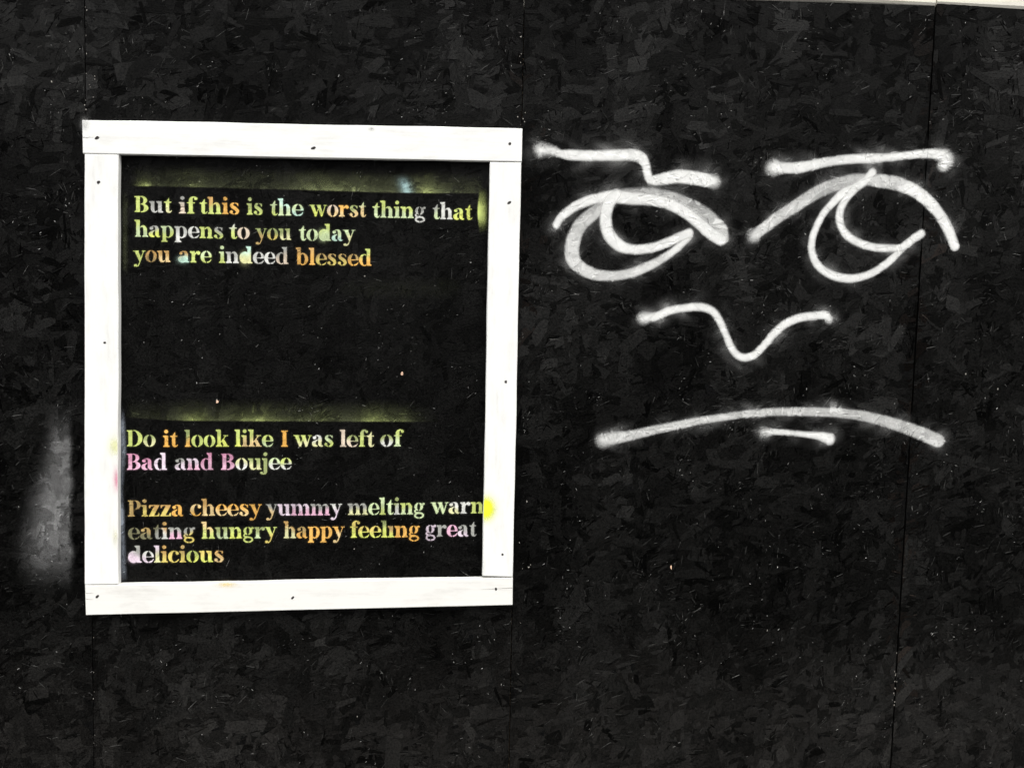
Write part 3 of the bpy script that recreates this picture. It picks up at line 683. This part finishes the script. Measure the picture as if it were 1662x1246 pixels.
CNAME = {'L': 'lime', 'Z': 'bright lime', 'G': 'pale green', 'W': 'white', 'w': 'grey-white', 'C': 'cream', 'O': 'orange', 'o': 'dull orange', 'A': 'apricot', 'Y': 'yellow', 'y': 'ochre', 'P': 'pink', 'p': 'dull pink', 'K': 'pale pink', 'T': 'turquoise', 'D': 'dim olive', 'd': 'dull green', 'E': 'pale yellow', 'N': 'bright orange'}
rail_x = lambda z: float(at(786, 870, 0)[0])
UX = .0183 * MPP / .1                                # metres per glyph unit is set from the x-height: 18.3 photo px = 100 units
for li, words in enumerate(LINES):
    for (text, x0, x1, b0, b1, ct, cb) in words:
        shown = ''.join(READ.get(c, c) for c in text)
        cols = []
        for c in cb:
            if CNAME[c] not in cols: cols.append(CNAME[c])
        we = part_empty('stencilled_word', '%s stencilled word "%s"' % (' and '.join(cols[:2]), shown))
        wx0, wz0 = at(x0, b0); wx1, wz1 = at(x1, b1)
        adv = [G[c][0] for c in text]; total = sum(adv); k = (wx1 - wx0) / total      # metres per unit across
        kz = (at(x0, b0 - 18.4)[1] - wz0) / 100
        slope = (wz1 - wz0) / (wx1 - wx0)
        pos = 0
        for j, ch in enumerate(text):
            if ch not in RAST: RAST[ch] = raster(ch)
            R_ = RAST[ch]; lx = float(wx0 + pos * k); lz = float(wz0 + slope * (lx - wx0)); pos += adv[j]
            tcol, bcol = PAL[ct[j]], PAL[cb[j]]
            dim = rng.uniform(.74, 1.0); phs = rng.random(3) * 6
            htop = 150 if ch in 'hldkbBDIPift@' else 100
            def fn(X, Z, R_=R_, lx=lx, lz=lz, tcol=tcol, bcol=bcol, dim=dim, phs=phs, htop=htop, ch=ch, k=k, kz=kz, word=shown):
                gx = (X - lx) / k; gy = (Z - lz - slope * (X - lx)) / kz
                fx = np.clip(gx - RX0 - .5, 0, RW - 1.001); fy = np.clip(gy - RY0 - .5, 0, RH - 1.001)
                ix, iy = fx.astype(int), fy.astype(int); ax, ay = fx - ix, fy - iy
                ix2, iy2 = np.minimum(ix + 1, RW - 1), np.minimum(iy + 1, RH - 1)
                c = (R_[iy, ix] * (1 - ax) + R_[iy, ix2] * ax) * (1 - ay) + (R_[iy2, ix] * (1 - ax) + R_[iy2, ix2] * ax) * ay
                t = smooth(.2, .8, gy / htop + .12 * np.sin(gx * .05 + phs[0]))
                col = bcol * (1 - t[..., None]) + tcol * t[..., None]
                o = dim * (.90 + .10 * np.sin(gx * .09 + phs[1]) * np.sin(gy * .06 + phs[2]))
                if word == 'feeling' and ch == 'l': o = o * (1 - .5 * smooth(95, 160, gy))
                c = c * o
                if word == 'warm': c = c * (1 - smooth(0, .002, X - float(at(787.5, 830)[0])))
                return c, col
            film('letter', we, M_COLOUR_SPRAY, (lx - 26 * k, lx + (adv[j] + 26) * k, lz - 58 * kz - .002, lz + 166 * kz + .002), .0011, fn, .0002 + .00012 * (j % 2) )

# soft blots where the can was held too long
def blot(parent, px, py, rx, ry, c, a, label):
    overspray('paint_blot', parent, (px - 3 * rx, px + 3 * rx, py - 3 * ry, py + 3 * ry), lambda X, Y: (a * np.exp(-(((X - px) / rx) ** 2 + ((Y - py) / ry) ** 2)), np.array(PAL[c])), step=.0015, off=.0006, label=label)
blot(boards[1], 297, 421, 7, 5, 'T', .55, 'turquoise blot over the foot of the word "are"')
blot(boards[1], 397, 419, 6, 8, 'E', .5, 'pale yellow blot on the first d of "indeed"')
blot(boards[1], 525, 382, 7, 7, 'G', .5, 'pale green blot on the d of "today"')
blot(boards[1], 216, 905, 6, 6, 'K', .4, 'pale pink blot on the d of "delicious"')

# bare chips in the black paint
edge_chips = [(1455 - (y - 1060) * .04 + rng.normal(0, 1.2), y + rng.normal(0, 2), rng.uniform(.8, 1.7)) for y in rng.normal(1105, 26, 13)] \
    + [(139.5 + rng.normal(0, 1.0), y, rng.uniform(.7, 1.5)) for y in (12, 17, 58, 88, 120, 163, 171, 178)] + [(rng.normal(149, 4), y, rng.uniform(.6, 1.2)) for y in (124, 129, 138, 142, 158)] \
    + [(rng.normal(848, 5), y, rng.uniform(.7, 1.5)) for y in (60, 88, 92, 102, 183, 190, 193, 198, 203, 880, 916, 922, 1010)] + [(152.5 + rng.normal(0, .8), y, rng.uniform(.7, 1.4)) for y in (1034, 1090, 1122, 1133, 1192, 1205)]
for (px, py, r_) in edge_chips + [(1089, 920.5, 4.2), (652.5, 605.5, 3.2), (352.5, 652, 3.0), (1245, 1022, 1.8), (858, 920, 1.9), (592, 448, 1.6), (855, 813, 1.8), (84, 133, 1.7), (1567, 607, 1.9), (1619, 631, 1.9), (1320, 863, 1.3), (575, 890, 1.6), (1452, 1105, 1.6), (1453, 1117, 1.4), (580, 1162, 1.5)]:
    cx_, cz_ = (float(v) for v in at(px, py)); d, _ = wall_hits([cx_], [cz_])
    n = 8; a = np.arange(n) / n * 2 * math.pi
    rr = r_ * MPP * rng.uniform(.55, 1.25, n); asp = rng.uniform(.35, .85)
    v = [(cx_ + rr[k] * math.cos(a[k]) * asp, -d[0] - .0006, cz_ + rr[k] * math.sin(a[k])) for k in range(n)] + [(cx_, -d[0] - .0011, cz_)]
    lp, st = [], []
    for k in range(n): st.append(len(lp)); lp += [k, (k + 1) % n, n]
    me = mesh_np('bare_chip', v, lp, st)
    bi = 0 if cx_ < seams[0](cz_) else 1 if cx_ < seams[1](cz_) else 2 if cx_ < seams[2](cz_) else 3
    o = link('bare_chip', me, M_BARE if r_ > 2.5 else M_CHIP); o.parent = boards[bi]

# ------------------------------------------------------------------ white timber frame nailed round the words
FD = .020
fx, fz = at(480, 600)
frame = empty('timber_frame', (float(fx), 0, float(at(480, 990)[1])),
              label='square white-painted timber frame nailed to the black sheet around the coloured words', category='frame')
def rail(corners, depth, m, label, along, y_front):
    """corners of the front face in photo pixels TL TR BR BL; a slightly rounded board with its own grain"""
    P = [tuple(float(v) for v in at(px, py, y_front)) for px, py in corners]
    TL, TR, BR, BL = [np.array(p) for p in P]
    nu, nv = (60, 6) if along == 'x' else (6, 60)
    r = .0022
    us = np.linspace(0, 1, nu + 1); vs = np.linspace(0, 1, nv + 1)
    lw = np.linalg.norm(TR - TL); lh = np.linalg.norm(BL - TL)
    us = np.sort(np.concatenate([us, [r / lw, 1 - r / lw, .4 * r / lw, 1 - .4 * r / lw]])); vs = np.sort(np.concatenate([vs, [r / lh, 1 - r / lh, .4 * r / lh, 1 - .4 * r / lh]]))
    V, idx = [], {}
    ph = rng.random(4) * 6
    for j, v_ in enumerate(vs):
        for i_, u_ in enumerate(us):
            p = (TL * (1 - u_) + TR * u_) * (1 - v_) + (BL * (1 - u_) + BR * u_) * v_
            eu = min(u_, 1 - u_) * lw; ev = min(v_, 1 - v_) * lh
            q = lambda e: r - math.sqrt(max(r * r - (r - min(e, r)) ** 2, 0))
            y = y_front + q(eu) + q(ev) * 1.0
            t = u_ * lw if along == 'x' else v_ * lh
            wv = .0006 * math.sin(t * 9 + ph[0]) + .00035 * math.sin(t * 31 + ph[1])
            if along == 'x' and (j in (0, len(vs) - 1)): p = p + np.array([0, wv])
            if along == 'z' and (i_ in (0, len(us) - 1)): p = p + np.array([wv, 0])
            idx[(i_, j)] = len(V); V.append((p[0], min(y, y_front + r * 1.3) + 0.0003 * math.sin(t * 13 + ph[2]), p[1]))
    lp, st = [], []
    nU, nV_ = len(us), len(vs)
    for j in range(nV_ - 1):
        for i_ in range(nU - 1):
            st.append(len(lp)); lp += [idx[(i_, j + 1)], idx[(i_ + 1, j + 1)], idx[(i_ + 1, j)], idx[(i_, j)]]
    ring = [(i_, 0) for i_ in range(nU)] + [(nU - 1, j) for j in range(1, nV_)] + [(i_, nV_ - 1) for i_ in range(nU - 2, -1, -1)] + [(0, j) for j in range(nV_ - 2, 0, -1)]
    base = len(V)
    for kx in ring: V.append((V[idx[kx]][0], y_front + depth, V[idx[kx]][2]))
    n = len(ring)
    for k2 in range(n):
        st.append(len(lp)); a0, a1 = idx[ring[k2]], idx[ring[(k2 + 1) % n]]
        lp += [a0, a1, base + (k2 + 1) % n, base + k2]
    co = np.array(V)
    me = mesh_np('rail', co - np.array(frame.location), lp, st)
    uvl = me.uv_layers.new(name='grain'); o0 = rng.random(2) * 9
    uu = co[:, [0, 2]] if along == 'x' else co[:, [2, 0]]
    uu = uu + np.stack([0 * co[:, 1], co[:, 1]], 1) + o0
    uvl.data.foreach_set('uv', uu[np.array(lp)].astype(np.float32).ravel())
    return link('rail', me, m, frame, label=label)
R_top = rail([(133, 194.5), (848, 208.5), (847, 262.5), (134, 249)], .0225, M_RAIL, 'top rail', 'x', -.0255)
R_left = rail([(137, 250), (192, 250.8), (191.8, 948), (137, 948.5)], .0215, M_RAIL, 'left post of the frame, smudged yellow and pink', 'z', -.0245)
R_right = rail([(795, 263), (846, 263.6), (832.5, 936), (783, 934.5)], .0220, M_RAIL, 'right post of the frame with a bright yellow blot', 'z', -.0250)
R_bot = rail([(137.5, 949.5), (832.5, 937), (832, 981.5), (139, 998)], .0205, M_RAIL_DIRTY, 'scuffed bottom rail', 'x', -.0235)

# nails, splits and smudges on the rails
def on_rail(o, railo): o.parent = railo; o.location = (0, 0, 0); return o
FL = np.array(frame.location)
def disc_mesh(name, cx_, cz_, y, rx, rz, ang, n=14, dish=.0012):
    a = np.arange(n) / n * 2 * math.pi
    ca, sa = math.cos(ang), math.sin(ang)
    V = []
    for k in range(n):
        e, f = rx * math.cos(a[k]) * rng.uniform(.85, 1.1), rz * math.sin(a[k]) * rng.uniform(.85, 1.1)
        V.append((cx_ + e * ca - f * sa, y - .0004, cz_ + e * sa + f * ca))
    for k in range(n):
        V.append((cx_ + (V[k][0] - cx_) * .55, y - .0009, cz_ + (V[k][2] - cz_) * .55))
    V.append((cx_, y - .0002, cz_))
    lp, st = [], []
    for k in range(n):
        k2 = (k + 1) % n
        st.append(len(lp)); lp += [k, k2, n + k2, n + k]
        st.append(len(lp)); lp += [n + k, n + k2, 2 * n]
    return mesh_np(name, np.array(V) - FL, lp, st)
for (r_, yf, pts) in ((R_top, -.0255, [(157.5, 224, 3.2, 2.0, .5), (508.5, 240.5, 3.4, 1.9, .3), (827.5, 233.5, 2.2, 2.0, 1.0)]),
                      (R_left, -.0245, [(160, 296, 2.6, 2.0, .8), (170, 556, 1.8, 1.6, 0)]),
                      (R_right, -.0250, [(826.5, 329, 3.2, 1.8, .6), (821, 619.5, 1.9, 2.4, 0), (815.5, 899.5, 1.7, 1.7, 0)]),
                      (R_bot, -.0235, [(158, 967.5, 3.0, 1.8, .8), (475, 969.5, 2.8, 1.6, .8), (805, 955.5, 1.7, 2.6, 0)])):
    for (px, py, rx, rz, ang) in pts:
        cx_, cz_ = (float(v) for v in at(px, py, yf))
        link('nail', disc_mesh('nail', cx_, cz_, yf, 1.15 * rx * MPP, 1.15 * rz * MPP, ang), M_NAIL, r_)
def sliver(r_, yf, xa, ya, xb, yb, w):
    (x0, z0), (x1, z1) = at(xa, ya, yf), at(xb, yb, yf)
    n = 9; top, bot = [], []
    for k in range(n):
        t = k / (n - 1); x = x0 + (x1 - x0) * t; z = z0 + (z1 - z0) * t + rng.normal(0, .0004)
        hw = w * MPP * (1 - .85 * t) * rng.uniform(.7, 1.2) / 2
        top.append((x, yf - .0004, z + hw)); bot.append((x, yf - .0004, z - hw))
    V = np.array(top + bot) - FL; lp, st = [], []
    for k in range(n - 1): st.append(len(lp)); lp += [n + k, n + k + 1, k + 1, k]
    link('split', mesh_np('split', V, lp, st), M_CRACK, r_)
sliver(R_top, -.0255, 134.5, 223.5, 152, 223, 1.0)
sliver(R_bot, -.0235, 139.5, 962.5, 152, 962, .9); sliver(R_bot, -.0235, 139.5, 972, 152, 972, .8)
sliver(R_bot, -.0235, 831.5, 953.5, 806, 955, 1.1); sliver(R_bot, -.0235, 806, 955, 780, 956, .6)

def smudge(r_, yf, px, py, rx, ry, c, a, label, cut=None):
    """a soft blot of spray on a rail face"""
    x0, z0 = at(px - 2.6 * rx, py + 2.6 * ry, yf); x1, z1 = at(px + 2.6 * rx, py - 2.6 * ry, yf)
    cx_, cz_ = at(px, py, yf)
    def fn(X, Z):
        c_ = a * np.exp(-(((X - cx_) / (rx * MPP)) ** 2 + ((Z - cz_) / (ry * MPP)) ** 2))
        if cut: c_ = c_ * ((X > at(cut[0], py, yf)[0]) & (X < at(cut[1], py, yf)[0]))
        return c_, np.array(c)
    o = film('paint_smudge', None, M_COLOUR_SPRAY, (float(x0), float(x1), float(z0), float(z1)), .0016, fn, .0006, y=yf)
    o.data.transform(Matrix.Translation(-Vector(FL))); o.parent = r_; o['label'] = label
smudge(R_right, -.0250, 788, 825, 12, 15, (.86, .92, .04), 1.7, 'bright yellow blot beside the word "warm"', cut=(785.6, 830))
smudge(R_left, -.0245, 187, 724, 9, 13, (.82, .83, .40), .55, 'faint yellow smudge', cut=(140, 191))
smudge(R_left, -.0245, 190, 778, 5, 16, (.78, .25, .38), .55, 'pink smudge on the edge', cut=(140, 191.2))
smudge(R_left, -.0245, 188, 870, 5, 12, (.82, .80, .55), .35, 'pale yellow smudge near the foot', cut=(140, 191))
smudge(R_bot, -.0235, 368, 948, 13, 4, (.86, .66, .25), .5, 'pale orange smudge')
smudge(R_top, -.0255, 603, 209.5, 4, 2.5, (.45, .45, .43), .5, 'small grey scuff on the top edge')
smudge(R_top, -.0255, 138, 202, 5, 8, (.5, .5, .48), .4, 'grey scuff at the left end')

print('objects', len(bpy.data.objects), 'polys', sum(len(o.data.polygons) for o in bpy.data.objects if o.type == 'MESH'))
